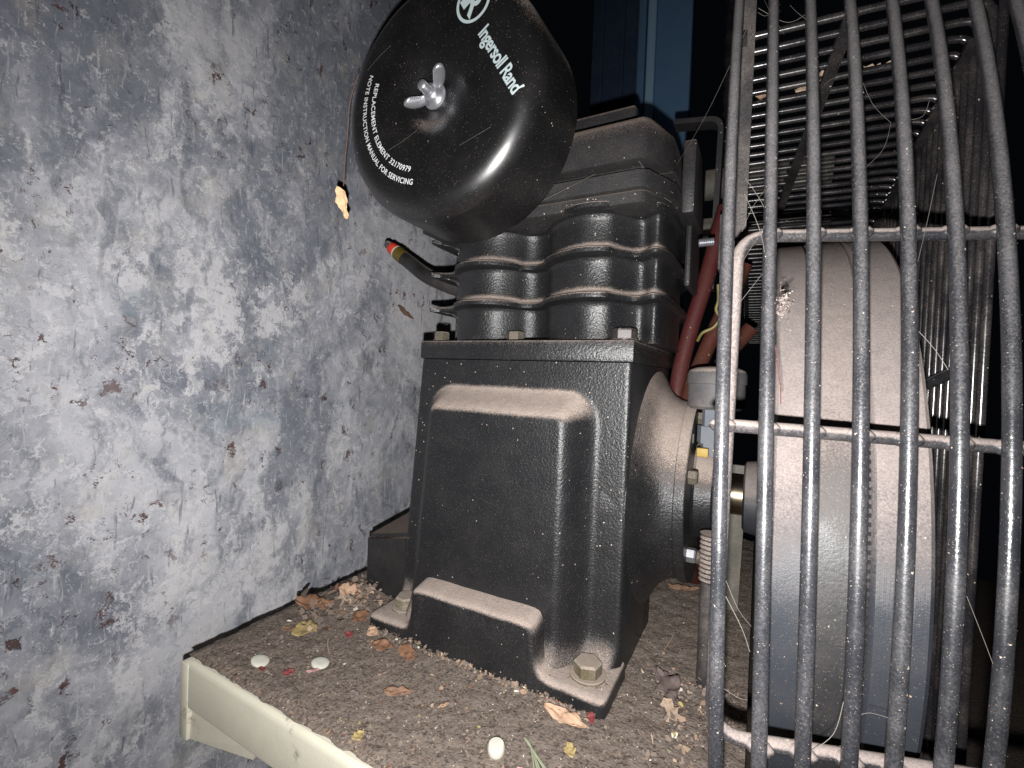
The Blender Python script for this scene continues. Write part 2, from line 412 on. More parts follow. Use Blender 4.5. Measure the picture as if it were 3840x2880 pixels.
# --- crankcase: front with the raised, dust-topped panel
def xl(z): return -.355 - .0235 * (1 - z / .305)
def yb(z): return .56 + .14 * sm((z - .03) / .10)
PCX0 = lambda z: xl(z) + .017
def panel(x, z):
    x0, x1, zt, rad = PCX0(z), -.1335, .2785, .034
    cx, hx = (x0 + x1) / 2, (x1 - x0) / 2
    zc_ = zt - .30; hz = .30
    qx, qz = abs(x - cx) - (hx - rad), abs(z - zc_) - (hz - rad)
    d = rad - math.hypot(max(qx, 0), max(qz, 0)) - min(max(qx, qz), 0)
    return .030 * sm(d / .030)
NXF, NZF = 110, 130
rings = []
for j in range(NZF + 1):
    z = .305 * j / NZF; r = []
    a, b = xl(z), -.105
    for i in range(NXF + 1):
        x = a + (b - a) * i / NXF
        ed = min(x - a, b - x); y = .424 - panel(x, z)
        if ed < .004: y += .004 - math.sqrt(max(0, .004 ** 2 - (.004 - ed) ** 2))
        y -= .012 * sm((.055 - z) / .05) ** 2 * sm(ed / .01)
        r.append((x, y, z))
    r += [(b, yb(z) * .5 + .214, z), (b, yb(z) - .006, z), (b - .006, yb(z), z), (a + .006, yb(z), z), (a, yb(z) - .006, z)]
    rings.append(r)
bm = bmesh.new(); loft(bm, rings); obj('crankcase', bm, 'cast', pump, 50)

# --- front foot: pads left and right with the raised step between
fp = [(-.376, 0), (-.3765, .008), (-.375, .0155), (-.36, .0165), (-.335, .0172), (-.3225, .0195), (-.3185, .030), (-.3168, .050), (-.3125, .0595), (-.295, .0618), (-.25, .0622), (-.205, .0628), (-.181, .0630), (-.1735, .0590),
      (-.1705, .047), (-.1685, .032), (-.164, .022), (-.155, .0180), (-.14, .0174), (-.118, .0176), (-.1065, .0172), (-.1030, .0135), (-.1025, .006), (-.1025, 0)]
fp = [(v.x, v.z) for v in catmull([(x, 0, z) for x, z in fp], 3)]
nf = len(fp)
def foot_ring(y, d):
    r = []
    for i, (x, z) in enumerate(fp):
        (xa, za), (xb, zb_) = fp[max(i - 1, 0)], fp[min(i + 1, nf - 1)]
        tx, tz = xb - xa, zb_ - za; l = math.hypot(tx, tz) or 1
        wob = .0007 * noise.noise(Vector((x * 70, z * 70, 3)))
        k = d + wob
        z2 = z - tx / l * k; y2 = y + .0012 * noise.noise(Vector((x * 45, z * 45, 9)))
        rise = 1 + .10 * sm((y - .375) / .03) if z > .04 else 1
        r.append((x + tz / l * k, y2, max(0, z2 * rise) if 0 < i < nf - 1 else 0))
    return r
bm = bmesh.new()
loft(bm, [foot_ring(y, d) for y, d in ((.3715, .0060), (.3718, .0042), (.3730, .0022), (.3752, .0007), (.3785, 0), (.39, 0), (.405, 0), (.437, 0))], cap=False)
fr_ = foot_ring(.3715, .0060); tp = [bm.verts.new(p) for p in fr_]; bt = [bm.verts.new((p[0], p[1], 0)) for p in fr_]
for i in range(nf - 1):
    if fr_[i + 1][0] - fr_[i][0] > 1e-5: bm.faces.new((tp[i], bt[i], bt[i + 1], tp[i + 1]))
bmesh.ops.remove_doubles(bm, verts=bm.verts, dist=1e-5)
obj('front_foot', bm, 'cast', pump, 50)
# rear-left sump foot
bm = bmesh.new()
loft(bm, [[(-.443, .428, 0), (-.37, .428, 0), (-.37, .66, 0), (-.443, .66, 0)], [(-.443, .428, .074), (-.37, .428, .090), (-.37, .66, .13), (-.443, .66, .105)]])
bmesh.ops.bevel(bm, geom=list(bm.edges), offset=.005, segments=2, affect='EDGES'); obj('rear_foot', bm, 'head', pump, 60)
hexbolt('foot_bolt', (-.1275, .399, .0175), (0, 0, 1), .0225, .0115, 'brass', pump, .0165, .35)
hexbolt('foot_bolt', (-.349, .404, .0165), (0, 0, 1), .0225, .0115, 'brass', pump, .0165, .9)

# --- bearing housings on both sides
bm = bmesh.new()
pr = [(-.13, .137), (-.106, .1355), (-.1015, .128), (-.097, .119), (-.092, .1115), (-.086, .1055), (-.079, .1015), (-.0695, .0995)]
lathe(bm, (0, AX_Y, AX_Z), (1, 0, 0), pr, 96); boss = obj('bearing_housing', bm, 'cast', pump, 50)
bm = bmesh.new()
lathe(bm, (0, AX_Y, AX_Z), (1, 0, 0), [(-.0694, .0985), (-.0694, .101), (-.0685, .1018), (-.0595, .1018), (-.0585, .101), (-.0585, .055), (-.056, .052), (-.040, .050), (-.038, .048), (-.038, .03)], 96)
obj('bearing_cover', bm, 'cast', boss, 30)
for k in range(6):
    a = 2 * PI * k / 6 + .35
    hexbolt('cover_bolt', (-.0584, AX_Y - .084 * math.cos(a), AX_Z + .084 * math.sin(a)), (1, 0, 0), .013, .0085, 'zinc' if k == 5 else 'bolt', boss)
bm = bmesh.new(); lathe(bm, (0, AX_Y, AX_Z), (1, 0, 0), [(-.039, .0215), (.012, .0215)], 40); obj('crankshaft', bm, 'shaft', pump, 40)
bm = bmesh.new(); lathe(bm, (0, AX_Y, AX_Z + .005), (-1, 0, 0), [(.36, .085), (.392, .085), (.400, .082), (.404, .07)], 64); obj('end_cover', bm, 'cast', pump, 40)

# --- cylinder base flange and its bolts
obj('cylinder_flange', B(-.3565, -.1035, .4225, .702, .3055, .3268, .0022, 2), 'cast', pump, 40)
for x, y, af, mt in ((-.3435, .446, .017, 'bolt'), (-.246, .455, .0175, 'bolt'), (-.1185, .444, .0215, 'bevelbolt')):
    hexbolt('flange_bolt', (x, y, .3268), (0, 0, 1), af, .0098, mt, pump, af * .62, .25)

# --- cylinder block: two bores, fins follow the casting's plan
OUT = [(-.388, .484), (-.372, .480), (-.352, .481), (-.343, .468), (-.328, .449), (-.305, .437), (-.276, .441), (-.258, .459), (-.251, .475), (-.237, .481), (-.223, .473), (-.211, .454), (-.189, .438),
       (-.163, .429), (-.138, .434), (-.132, .447), (-.119, .464), (-.110, .465), (-.099, .456), (-.091, .459), (-.0845, .482), (-.0835, .546), (-.088, .63), (-.115, .69), (-.24, .70), (-.35, .69), (-.388, .63)]
o2 = [Vector((x, y, 0)) for x, y in OUT]; o2 = catmull(o2, 6, True); N = len(o2)
def insetring(d, smooth):
    nr = []
    for i in range(N):
        t = (o2[(i + 1) % N] - o2[i - 1]).normalized(); nr.append(Vector((-t.y, t.x, 0)))
    q = [o2[i] + nr[i] * d for i in range(N)]
    for _ in range(smooth): q = [(q[i - 1] + q[i] * 2 + q[(i + 1) % N]) / 4 for i in range(N)]
    return q
cen = Vector((-.235, .56, 0))
WALLP = [(-.362, .505), (-.357, .499), (-.352, .492), (-.344, .479), (-.326, .463), (-.304, .453), (-.277, .457), (-.260, .472), (-.250, .486), (-.236, .491), (-.222, .485), (-.208, .468), (-.188, .453),
         (-.163, .445), (-.141, .450), (-.131, .461), (-.119, .478), (-.110, .481), (-.101, .473), (-.0945, .474), (-.0905, .492), (-.0905, .546), (-.095, .62), (-.12, .675), (-.24, .685), (-.345, .675), (-.372, .62)]
W1 = catmull([Vector((x, y, 0)) for x, y in WALLP], 6, True)
for _ in range(2): W1 = [(W1[i - 1] + W1[i] * 2 + W1[(i + 1) % N]) / 4 for i in range(N)]
if (insetring(.01, 0)[20] - cen).length > (o2[20] - cen).length: o2.reverse(); W1.reverse()
FIN = [.375, .420, .4635]
def ztab():
    """(height, inset amount 0 fin .. 1 wall)"""
    T = [(.3268, .95), (.330, 1.)]
    for k, f in enumerate(FIN):
        T += [(f - .0135, 1.0), (f - .0105, .95), (f - .0078, .80), (f - .0068, .55), (f - .0061, .25), (f - .0058, .04), (f - .0053, -.02), (f - .0012, -.02), (f - .0003, .015), (f + .0002, .10)]
        if k < 2: T += [(f + .0016, .55), (f + .0035, .82), (f + .0065, .96), (f + .010, 1.)]
    return T
rings = []
for z, a in ztab():
    rings.append([(o2[i].x + (W1[i].x - o2[i].x) * a, o2[i].y + (W1[i].y - o2[i].y) * a, z) for i in range(N)])
bm = bmesh.new(); loft(bm, rings); obj('cylinder_block', bm, 'cast', pump, 31)
# --- head: deck slab, valve plate, recess, head, rib
def plan(d, xr=-.083):
    return [(-.372 + d, .432 + d), (-.108, .432 + d), (-.100 - d * .4, .437 + d), (xr - d, .478 + d * .4), (xr - d, .655), (-.105, .695 - d), (-.34, .695 - d), (-.372 + d, .66)]
def slab(name, layers, mat, bev=.0):
    bm = bmesh.new(); loft(bm, [[(x, y, z) for x, y in plan(d)] for d, z in layers])
    if bev: bmesh.ops.bevel(bm, geom=[e for e in bm.edges], offset=bev, segments=2, affect='EDGES')
    return obj(name, bm, mat, pump, 40)
slab('cylinder_deck', [(.006, .4570), (.003, .4585), (.003, .4690), (.0045, .4705)], 'head')
slab('valve_plate', [(-.0012, .4706), (-.0020, .4712), (-.0020, .4868), (-.0005, .4880)], 'head')
slab('gasket', [(.016, .4881), (.016, .4972)], 'head')
head = slab('cylinder_head', [(.003, .4973), (0, .4985), (.001, .520), (.0025, .533), (.006, .5395), (.011, .5415)], 'head')
obj('head_rib', B(-.33, -.131, .500, .516, .541, .592, .005, 3), 'head', head, 40)
obj('head_rib', B(-.33, -.14, .585, .600, .541, .585, .005, 3), 'head', head, 40)
obj('outlet_cover', B(-.083, -.069, .515, .60, .47, .548, .003, 2), 'head', head, 40)
obj('outlet_cover', B(-.0835, -.076, .56, .66, .40, .50, .004, 2), 'head', head, 40)
hexbolt('head_bolt', (-.118, .47, .5415), (0, 0, 1), .017, .007, 'head', head)
# neck of the intake behind the filter
bm = bmesh.new(); lathe(bm, (-.268, .3985, .53), (0, 1, 0), [(0, .05), (.02, .046), (.05, .042)], 40); obj('intake_neck', bm, 'head', head, 40)

# --- air filter can
FC = Vector((-.2685, 0, .5365))
FR = .1085
prof = [(.0100, .0), (.0100, .010), (.0099, .016), (.0083, .021), (.0055, .026), (.0030, .032), (.0012, .042), (.0002, .060), (0, .074), (.0004, .0880)]
for k in range(1, 13):
    a = k / 12 * PI / 2; prof.append((.0005 + .0215 * (1 - math.cos(a)), .0880 + (FR - .0880) * math.sin(a)))
prof += [(.045, FR + .0004), (.078, FR + .001), (.081, FR + .0012), (.0825, FR), (.083, .095), (.083, 0)]
bm = bmesh.new(); lathe(bm, (FC.x, .317, FC.z), (0, 1, 0), prof, 128)
filt = obj('air_filter', bm, 'gloss', pump, 60)
FY = .317
# wing nut
nut = bmesh.new(); nb = (FC.x + .001, FY + .0098, FC.z + .0015)
lathe(nut, nb, (0, -1, 0), [(0, .0115), (.0016, .0118), (.0024, .0105), (.0030, .0092), (.0075, .0082), (.0105, .0066), (.0108, .0046), (.0190, .0046), (.0205, .0040), (.0212, .001)], 28)
for sgn in (-1, 1):
    ang = math.radians(33)
    ax = Vector((math.cos(ang) * sgn, 0, math.sin(ang) * sgn))
    path = [Vector(nb) + Vector((0, -.0055, 0)) + ax * .005, Vector(nb) + Vector((0, -.0085, 0)) + ax * .0115, Vector(nb) + Vector((0, -.0135, 0)) + ax * .0165, Vector(nb) + Vector((0, -.0185, 0)) + ax * .0195, Vector(nb) + Vector((0, -.0212, 0)) + ax * .0203]
    path = catmull(path, 4); side = Vector((-ax.z, 0, ax.x)); rr = []
    for i, p in enumerate(path):
        t = i / (len(path) - 1); tg = (path[min(i + 1, len(path) - 1)] - path[max(i - 1, 0)]).normalized(); nn = tg.cross(side)
        wd = (.0036 + .0022 * math.sin(PI * min(1, t * .9 + .1))) * math.sqrt(max(.02, 1 - max(0, (t - .72) / .28) ** 2)); th = .0021 * math.sqrt(max(.05, 1 - max(0, (t - .8) / .2) ** 2))
        rr.append([p + nn * wd * math.cos(2 * PI * k / 14) + side * th * math.sin(2 * PI * k / 14) for k in range(14)])
    loft(nut, rr)
obj('wing_nut', nut, 'zinc', filt, 60)

# --- lettering on the filter lid
def text_mesh(body, size, bold=0., spacing=1.):
    cu = bpy.data.curves.new('txt', 'FONT'); cu.body = body; cu.size = size; cu.offset = bold; cu.space_character = spacing
    o = bpy.data.objects.new('txt', cu); C.objects.link(o); bpy.context.view_layer.update()
    dg = bpy.context.evaluated_depsgraph_get(); me = bpy.data.meshes.new_from_object(o.evaluated_get(dg))
    vs = [v.co.copy() for v in me.vertices]; fs = [tuple(p.vertices) for p in me.polygons]
    bpy.data.objects.remove(o); bpy.data.curves.remove(cu); bpy.data.meshes.remove(me)
    return vs, fs
def lid_y(r):
    """front of the lid at radius r"""
    for (h0, r0), (h1, r1) in zip(prof, prof[1:]):
        if r0 <= r <= r1 and r1 > r0: return FY + h0 + (h1 - h0) * (r - r0) / (r1 - r0)
    return FY
def lid_text(name, vs, fs, fn, mat):
    bm = bmesh.new(); bv = []
    for v in vs:
        x, z = fn(v.x, v.y); bv.append(bm.verts.new((x, 0, z)))
    for f in fs:
        try: bm.faces.new([bv[i] for i in f])
        except ValueError: pass
    bmesh.ops.triangulate(bm, faces=bm.faces)
    for v in bm.verts: v.co.y = lid_y(math.hypot(v.co.x - FC.x, v.co.z - FC.z)) - .00025
    for f in bm.faces:
        if f.normal.y > 0: f.normal_flip()
    me = bpy.data.meshes.new(name); bm.to_mesh(me); bm.free()
    return meshobj(name, me, mat, filt, 0)
def arc_text(body, r, a0, a1, hgt):
    vs, fs = text_mesh(body, 1.0, .013, 1.06); wmax = max(v.x for v in vs); k = hgt / .72; st = math.radians(a1 - a0) * r / wmax
    def fn(u, v):
        a = math.radians(a0) + u * st / r; rr = r - v * k
        return FC.x + rr * math.cos(a), FC.z + rr * math.sin(a)
    return lid_text('lettering', vs, fs, fn, 'white_ink')
arc_text('NOTE INSTRUCTION MANUAL FOR SERVICING', .0795, 153.5, 259.5, .0050)
arc_text('REPLACEMENT ELEMENT 32170979', .0685, 158.0, 255.0, .0050)
T0, T1 = Vector((-.2125, .5745)), Vector((-.1775, .5155))
du = (T1 - T0).normalized(); dv = Vector((-du.y, du.x))
vs, fs = text_mesh('Ingersoll Rand', 1.0, .022, .93); wm = max(v.x for v in vs); k = (T1 - T0).length / wm
lid_text('brand_lettering', vs, fs, lambda u, v: tuple(T0 + du * u * k + dv * (v - .36) * k * 1.22), 'logo_ink')
LC = T0 - du * .0270 + dv * .0035
vs, fs = text_mesh('IR', 1.0, .035, .82); wm = max(v.x for v in vs); m0 = min(v.x for v in vs); k = .0205 / (wm - m0)
lid_text('logo_letters', vs, fs, lambda u, v: tuple(LC + du * (u - (wm + m0) / 2) * k + dv * (v - .36) * k * .93), 'logo_ink')
ring = []; rf = []
for i in range(64):
    a = 2 * PI * i / 64
    for r in (.0142, .0168): ring.append(Vector((r * math.cos(a), r * math.sin(a), 0)))
for i in range(64): j = (i + 1) % 64; rf.append((2 * i, 2 * j, 2 * j + 1, 2 * i + 1))
lid_text('logo_ring', ring, rf, lambda u, v: (LC.x + u, LC.y + v), 'logo_ink')

# --- crankcase breather standing beside the bearing cover
bm = bmesh.new(); lathe(bm, (-.040, .52, .262), (0, 0, 1), [(0, .024), (.003, .0275), (.026, .0275), (.0265, .0288), (.036, .0288), (.040, .027), (.0430, .021), (.0445, .010), (.0448, 0)], 48)
br = obj('breather_cap', bm, 'cap', pump, 40)
bm = bmesh.new(); lathe(bm, (-.040, .52, .214), (0, 0, 1), [(0, .013), (.012, .013), (.0122, .0165), (.030, .0165), (.0302, .0125), (.049, .0125)], 8); obj('breather_neck', bm, 'bluegrey', br, 20)
obj('yellow_tag', B(-.054, -.043, .498, .506, .2135, .2225, .001), 'yellow', br)
obj('square_clip', B(-.066, -.0575, .500, .511, .226, .236, .001), 'bolt', br)

# --- flywheel
FWX0, FWX1, FWR = .0075, .0815, .2605
BX0, BX1 = .0295, .0555
bm = bmesh.new()
pr = [(FWX0, .205), (FWX0, FWR - .003), (FWX0 + .003, FWR), (BX0 - .0022, FWR), (BX0 - .0012, FWR - .001), (BX0 + .004, FWR - .012), (BX1 - .004, FWR - .012), (BX1 + .0012, FWR - .001), (BX1 + .0022, FWR), (FWX1 - .002, FWR), (FWX1, FWR - .002), (FWX1, .205)]
u = Vector((0, -1, 0)); v = Vector((0, 0, 1)); seg = 160
rings = [[Vector((h, AX_Y, AX_Z)) + (u * math.cos(2 * PI * i / seg) + v * math.sin(2 * PI * i / seg)) * r for i in range(seg)] for h, r in pr + [pr[0]]]
loft(bm, rings, cap=False)
fw = obj('flywheel', bm, 'wheel', pump, 40)
bm = bmesh.new(); lathe(bm, (0, AX_Y, AX_Z), (1, 0, 0), [(-.011, .034), (-.009, .038), (.004, .040), (.008, .046), (.078, .046), (.08, .04)], 40); obj('hub', bm, 'wheel', fw, 40)
for k in range(5):
    a = 2 * PI * k / 5 + .3; d = Vector((0, -math.cos(a), math.sin(a))); bm = bmesh.new(); s_ = Vector((0, d.z, -d.y)); c0 = Vector((.044, AX_Y, AX_Z)); rr = []
    for r, wd in ((.04, .030), (.1, .024), (.16, .022), (.21, .028)):
        rr.append([c0 + d * r + s_ * wd * math.cos(2 * PI * q / 12) + Vector((.014 * math.sin(2 * PI * q / 12), 0, 0)) for q in range(12)])
    loft(bm, rr); obj('spoke', bm, 'wheel', fw, 50)
# belt seated in the groove, fabric-backed: fine diagonal weave
belt = thing('drive_belt', (.0425, AX_Y, AX_Z), 'wide black drive belt with ribbed weave wrapped around the flywheel rim', 'belt')
bm = bmesh.new(); seg = 420; nb_ = 12; rings = []
for q in range(nb_ + 1):
    x = BX0 + (BX1 - BX0) * q / nb_; rr = []
    for i in range(seg):
        a = -.62 * PI + 1.24 * PI * i / (seg - 1)
        wv = .0010 * ((i + q * 1.0) % 2 < 1)
        r = FWR + .0001 + (wv if 0 < q < nb_ else -.0015)
        rr.append((x, AX_Y - r * math.cos(a), AX_Z + r * math.sin(a)))
    rings.append(rr)
bot0 = [(BX0 + .0042, p[1] + (AX_Y - p[1]) * .045, p[2] + (AX_Z - p[2]) * .045) for p in rings[0]]
bot1 = [(BX1 - .0042, p[1] + (AX_Y - p[1]) * .045, p[2] + (AX_Z - p[2]) * .045) for p in rings[-1]]
loft(bm, [bot0] + rings + [bot1], cap=False, closed=False); obj('belt_band', bm, 'belt', belt, 12)
# the two runs going back to the motor
for sg, z1, nm in ((1, .165, 'belt_run'), (-1, .10, 'belt_run')):
    a = sg * .62 * PI; p0 = Vector((.0425, AX_Y - FWR * math.cos(a), AX_Z + FWR * math.sin(a))); p1 = Vector((.0425, 1.35, z1 + .06 * sg))
    bm = bmesh.new(); up = Vector((0, 0, 1)); rr = []
    for p in (p0, p1): rr.append([p + Vector((dx, 0, dz)) for dx, dz in ((-.013, 0), (.013, 0), (.009, -.011 * sg), (-.009, -.011 * sg))])
    loft(bm, rr); obj(nm, bm, 'belt', belt, 25)

# ================================================================== BELT GUARD
guard = thing('belt_guard', (.05, .5, .02), 'black wire belt guard with thick dusty upright rods in front of the flywheel', 'belt guard')
def gy(z):  # front profile of the guard, z above plate
    zr = z - .29; return .236 + (zr + .15) ** 2 / 1.38
RODX = [-.0150, .0041, .0231, .0428, .0616, .0808, .0999]
RQ = .0066; RR = .0034
def rod_path(k, off=0., z0=.005, z1=.60, n=26, xo=0.):
    x = RODX[k] if k < len(RODX) else RODX[-1] + .0192 * (k - len(RODX) + 1)
    sh = (.030, .022, .012, .002, -.012, -.018, -.027, -.03)[k]
    return [(x + xo - sh * (z0 + (z1 - z0) * i / n - .242), gy(z0 + (z1 - z0) * i / n) + RQ * k + off, z0 + (z1 - z0) * i / n) for i in range(n + 1)]
for k in range(8):
    bm = bmesh.new(); tube(bm, rod_path(k), RR, 14); obj('guard_rod', bm, 'wire', guard, 60)
def lx(x): return RQ * (x - RODX[0]) / .0192
def bary(x, z): return gy(z) + lx(x) + .0068
zA, zB, zC = .3715, .2685, .1165
xR = .150
# frame loop with rounded corners: upper bar, left upright, lower bar
P = [(xR, bary(xR, zA), zA), (RODX[0] + .0012, bary(RODX[0], zA), zA), (RODX[0] + .0012, bary(RODX[0], zC), zC), (xR, bary(xR, zC), zC)]
pts = roundcorner(P, .017, 7); dense = []
for a, b in zip(pts, pts[1:]):
    for i in range(6):
        q = a.lerp(b, i / 6); dense.append(Vector((q.x, bary(q.x, q.z), q.z)))
dense.append(pts[-1]); bm = bmesh.new(); tube(bm, dense, RR, 14); obj('guard_frame', bm, 'bar', guard, 60)
bm = bmesh.new(); tube(bm, [(x, bary(x, zB - .03 * (x - RODX[0])), zB - .03 * (x - RODX[0])) for x in [RODX[0] + (xR - RODX[0]) * i / 20 for i in range(21)]], RR, 14); obj('guard_crossbar', bm, 'bar', guard, 60)
bm = bmesh.new(); tube(bm, [(x, bary(x, .60), .60) for x in (RODX[0], .05, xR)], RR, 12); obj('guard_crossbar', bm, 'bar', guard, 60)
for k in range(7):
    for zw in (zA, zB - .03 * (RODX[k] - RODX[0]), zC):
        if k == 0 and zw != zB: continue
        sh = (.030, .022, .012, .002, -.012, -.018, -.027)[k]; bm = bmesh.new()
        lathe(bm, (RODX[k] - sh * (zw - .242) - .0062, gy(zw) + RQ * k + .0038, zw), (1, 0, 0), [(0, .0012), (.002, .0030), (.0045, .0040), (.008, .0040), (.0105, .0030), (.0124, .0012)], 12); obj('weld_bead', bm, 'bar', guard, 60)
# hoops over the top and down the far side
def roof(y): return .29 + .352 - .205 * y
hoops = []
XL_, XR_ = -.026, .1275
y = .40
k = 0
while y < 1.24:
    z = roof(y); bm = bmesh.new()
    dx = -.07 * (y - .45)
    path = roundcorner([(XL_ + dx * .2, y, z), (XR_ + dx * .35, y + .012, z), (XR_ + dx * .35, y + .012, -.12)], .014, 4)
    tube(bm, path, .0028 if y < .8 else .0026, 8); obj('guard_hoop', bm, 'wireback', guard, 60)
    y += .0142; k += 1
# strips that the hoops are welded to
def strip(path, wv, tv, mat, name):
    bm = bmesh.new(); rr = []
    for p in path: p = Vector(p); wv_, tv_ = Vector(wv), Vector(tv); rr.append([p - wv_ - tv_, p + wv_ - tv_, p + wv_ + tv_, p - wv_ + tv_])
    loft(bm, rr); return obj(name, bm, mat, guard, 30)
strip([(.046, .40, roof(.40) - .0055), (.010, .66, roof(.66) - .0055)], (.0045, 0, 0), (0, 0, .0018), 'wireback', 'guard_brace')
strip([(XR_ - .004, .44, roof(.44) - .0125), (XR_ - .012, .70, roof(.70) - .0125)], (.004, 0, 0), (0, 0, .0018), 'wireback', 'guard_brace')
strip([(XL_ + .003, .385, roof(.40) - .006), (XL_ - .005, 1.24, roof(1.24) - .006)], (.0035, 0, 0), (0, 0, .002), 'wireback', 'guard_brace')
strip([(XL_ + .006, .396, .40), (XL_ + .006, .396, .63)], (.0055, 0, 0), (0, .0015, 0), 'darkplate', 'guard_strip')
# lower support rods seen beyond the flywheel
for (a, b) in (((.085, .60, .06), (.131, .40, -.02)), ((.085, .62, .25), (.131, .44, .31))):
    bm = bmesh.new(); tube(bm, [a, b], .0042, 10); obj('guard_stay', bm, 'wire', guard, 60)
# mounting bracket: rounded flat-bar loop beside the cylinder head
pp = roundcorner([(-.125, .70, .664), (-.062, .70, .655), (-.066, .70, .42)], .016, 6)
bm = bmesh.new(); rr = []
for i, p in enumerate(pp):
    t = (pp[min(i + 1, len(pp) - 1)] - pp[max(i - 1, 0)]).normalized(); nn = Vector((t.z, 0, -t.x))
    rr.append([p + nn * .0035 + Vector((0, -.012, 0)), p - nn * .0035 + Vector((0, -.012, 0)), p - nn * .0035 + Vector((0, .012, 0)), p + nn * .0035 + Vector((0, .012, 0))])
loft(bm, rr); obj('mounting_bracket', bm, 'head', guard, 40)
bm = bmesh.new(); pr = []
for i in range(18): pr.append((.0009 * i, .0046 if i % 2 else .0038))
lathe(bm, (-.0635, .52, .4375), (1, 0, 0), pr, 18); ob = obj('threaded_stud', bm, 'zinc', guard, 20)
obj('stud_block', B(-.0435, -.034, .508, .532, .405, .462, .002), 'darkplate', guard, 30)
strip([(-.033, .53, .36), (-.033, .53, .62)], (.004, 0, 0), (0, .010, 0), 'head', 'guard_strip')
# inner vertical strip between pump and flywheel
strip([(-.022, .64, .0), (-.018, .62, .19)], (.009, 0, 0), (0, .002, 0), 'olive', 'guard_strip')

# ribbed fitting standing on the plate by the rods
rt = thing('ribbed_fitting', (-.041, .47, 0), 'dark ribbed fitting on a dark stem standing between pump foot and guard', 'fitting')
bm = bmesh.new(); pr = []
for i in range(22):
    h = .1 + i * .0022; pr.append((h, .0100 if i % 2 else .0084))
lathe(bm, (-.0345, .47, 0), (0, 0, 1), pr, 28); obj('ribbed_collar', bm, 'darkplate', rt, 20)
bm = bmesh.new(); lathe(bm, (-.0345, .47, 0), (0, 0, 1), [(0, .008), (.1, .008)], 20); obj('stem', bm, 'darkplate', rt, 40)

# ================================================================== HOSES AND BACKGROUND
def hose(name, pts, r, mat, label, cat='hose', group=None, k=8, seg=16):
    bm = bmesh.new(); tube(bm, catmull(pts, k), r, seg); return tag(obj(name, bm, mat, None, 60), label, cat, group)
hose('air_hose', [(-.050, .66, .52), (-.058, .65, .475), (-.068, .64, .42), (-.084, .63, .35), (-.094, .62, .28), (-.096, .62, .18), (-.09, .65, .06), (-.085, .70, .004)], .0102, 'red_hose', 'clean red rubber hose leaning behind the guard, the longer one beside the cylinder fins')
hose('air_hose', [(-.022, .60, .43), (-.042, .60, .375), (-.064, .61, .32), (-.080, .615, .27), (-.087, .62, .20), (-.080, .66, .06), (-.07, .70, .004)], .0092, 'rust_hose', 'dirt-stained orange-red hose crossing in front of the clean red hose')
hose('air_hose', [(-.012, .64, .36), (-.035, .64, .33), (-.057, .645, .285), (-.068, .65, .22), (-.066, .68, .1), (-.06, .71, .004)], .0095, 'rust_hose', 'dirt-stained red hose lowest of the bundle, just above the breather cap')
hose('yellow_wire', [(-.046, .56, .40), (-.045, .56, .383), (-.047, .56, .372), (-.043, .56, .362), (-.049, .56, .352), (-.060, .56, .346), (-.066, .57, .338)], .0018, 'yellow_wire', 'thin yellow wire curling in front of the red hoses', 'wire', seg=8, k=5)
# black hose with a red and gold end, poking out to the left of the block
hz = thing('rubber_hose', (-.385, .53, .42), 'short black hose with red and gold banded end, pointing left from the fins', 'hose')
hp = catmull([(-.385, .57, .412), (-.42, .56, .422), (-.455, .55, .437), (-.483, .547, .456), (-.5, .545, .468)], 8)
bm = bmesh.new(); tube(bm, hp, .0125, 18, rf=lambda t: .0128 - .002 * t); obj('hose_body', bm, 'rubber', hz, 60)
d = (Vector((-.532, .541, .492)) - Vector((-.5, .545, .468))).normalized(); o = Vector((-.4985, .545, .4668))
bm = bmesh.new(); lathe(bm, o, d, [(0, .0112), (.003, .0118), (.006, .0108), (.009, .0118), (.012, .0108), (.015, .0114), (.017, .010)], 24); obj('gold_ferrule', bm, 'gold_band', hz, 40)
bm = bmesh.new(); lathe(bm, o + d * .017, d, [(0, .0100), (.002, .0102), (.003, .0094)], 24); obj('white_ring', bm, 'white', hz, 40)
bm = bmesh.new(); lathe(bm, o + d * .020, d, [(0, .0096), (.010, .0092), (.0115, .008)], 24); obj('red_band', bm, 'red_tip', hz, 40)
bm = bmesh.new(); lathe(bm, o + d * .0315, d, [(0, .0068), (.009, .0062), (.011, .005), (.0115, .002)], 20); obj('hose_tip', bm, 'cap', hz, 40)

# blue steel frame far behind
post = thing('blue_post', (-.33, 1.62, -.36), 'blue painted steel post with pale folded edge standing behind the pump', 'post')
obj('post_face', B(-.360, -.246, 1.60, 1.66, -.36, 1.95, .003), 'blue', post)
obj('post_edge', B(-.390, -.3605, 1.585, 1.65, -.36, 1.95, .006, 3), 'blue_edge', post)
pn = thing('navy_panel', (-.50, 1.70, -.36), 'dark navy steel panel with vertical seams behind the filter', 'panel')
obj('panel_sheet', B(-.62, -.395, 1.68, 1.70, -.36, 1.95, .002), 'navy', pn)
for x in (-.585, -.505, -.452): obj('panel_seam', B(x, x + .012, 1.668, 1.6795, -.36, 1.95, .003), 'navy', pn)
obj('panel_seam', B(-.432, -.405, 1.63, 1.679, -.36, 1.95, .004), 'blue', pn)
for z, r, lb in ((.700, .030, 'upper dim olive pipe running level behind the cylinder head bracket'), (.610, .022, 'lower dim olive pipe running level behind the red hose')):
    bm = bmesh.new(); lathe(bm, (-.30, 1.02, z), (1, 0, -.02), [(0, r), (.40, r)], 24); tag(obj('level_pipe', bm, 'olive', None, 50), lb, 'pipe')
bm = bmesh.new(); pr = []
for i in range(70): pr.append((i * .0125, (.013, .016, .018, .016)[i % 4]))
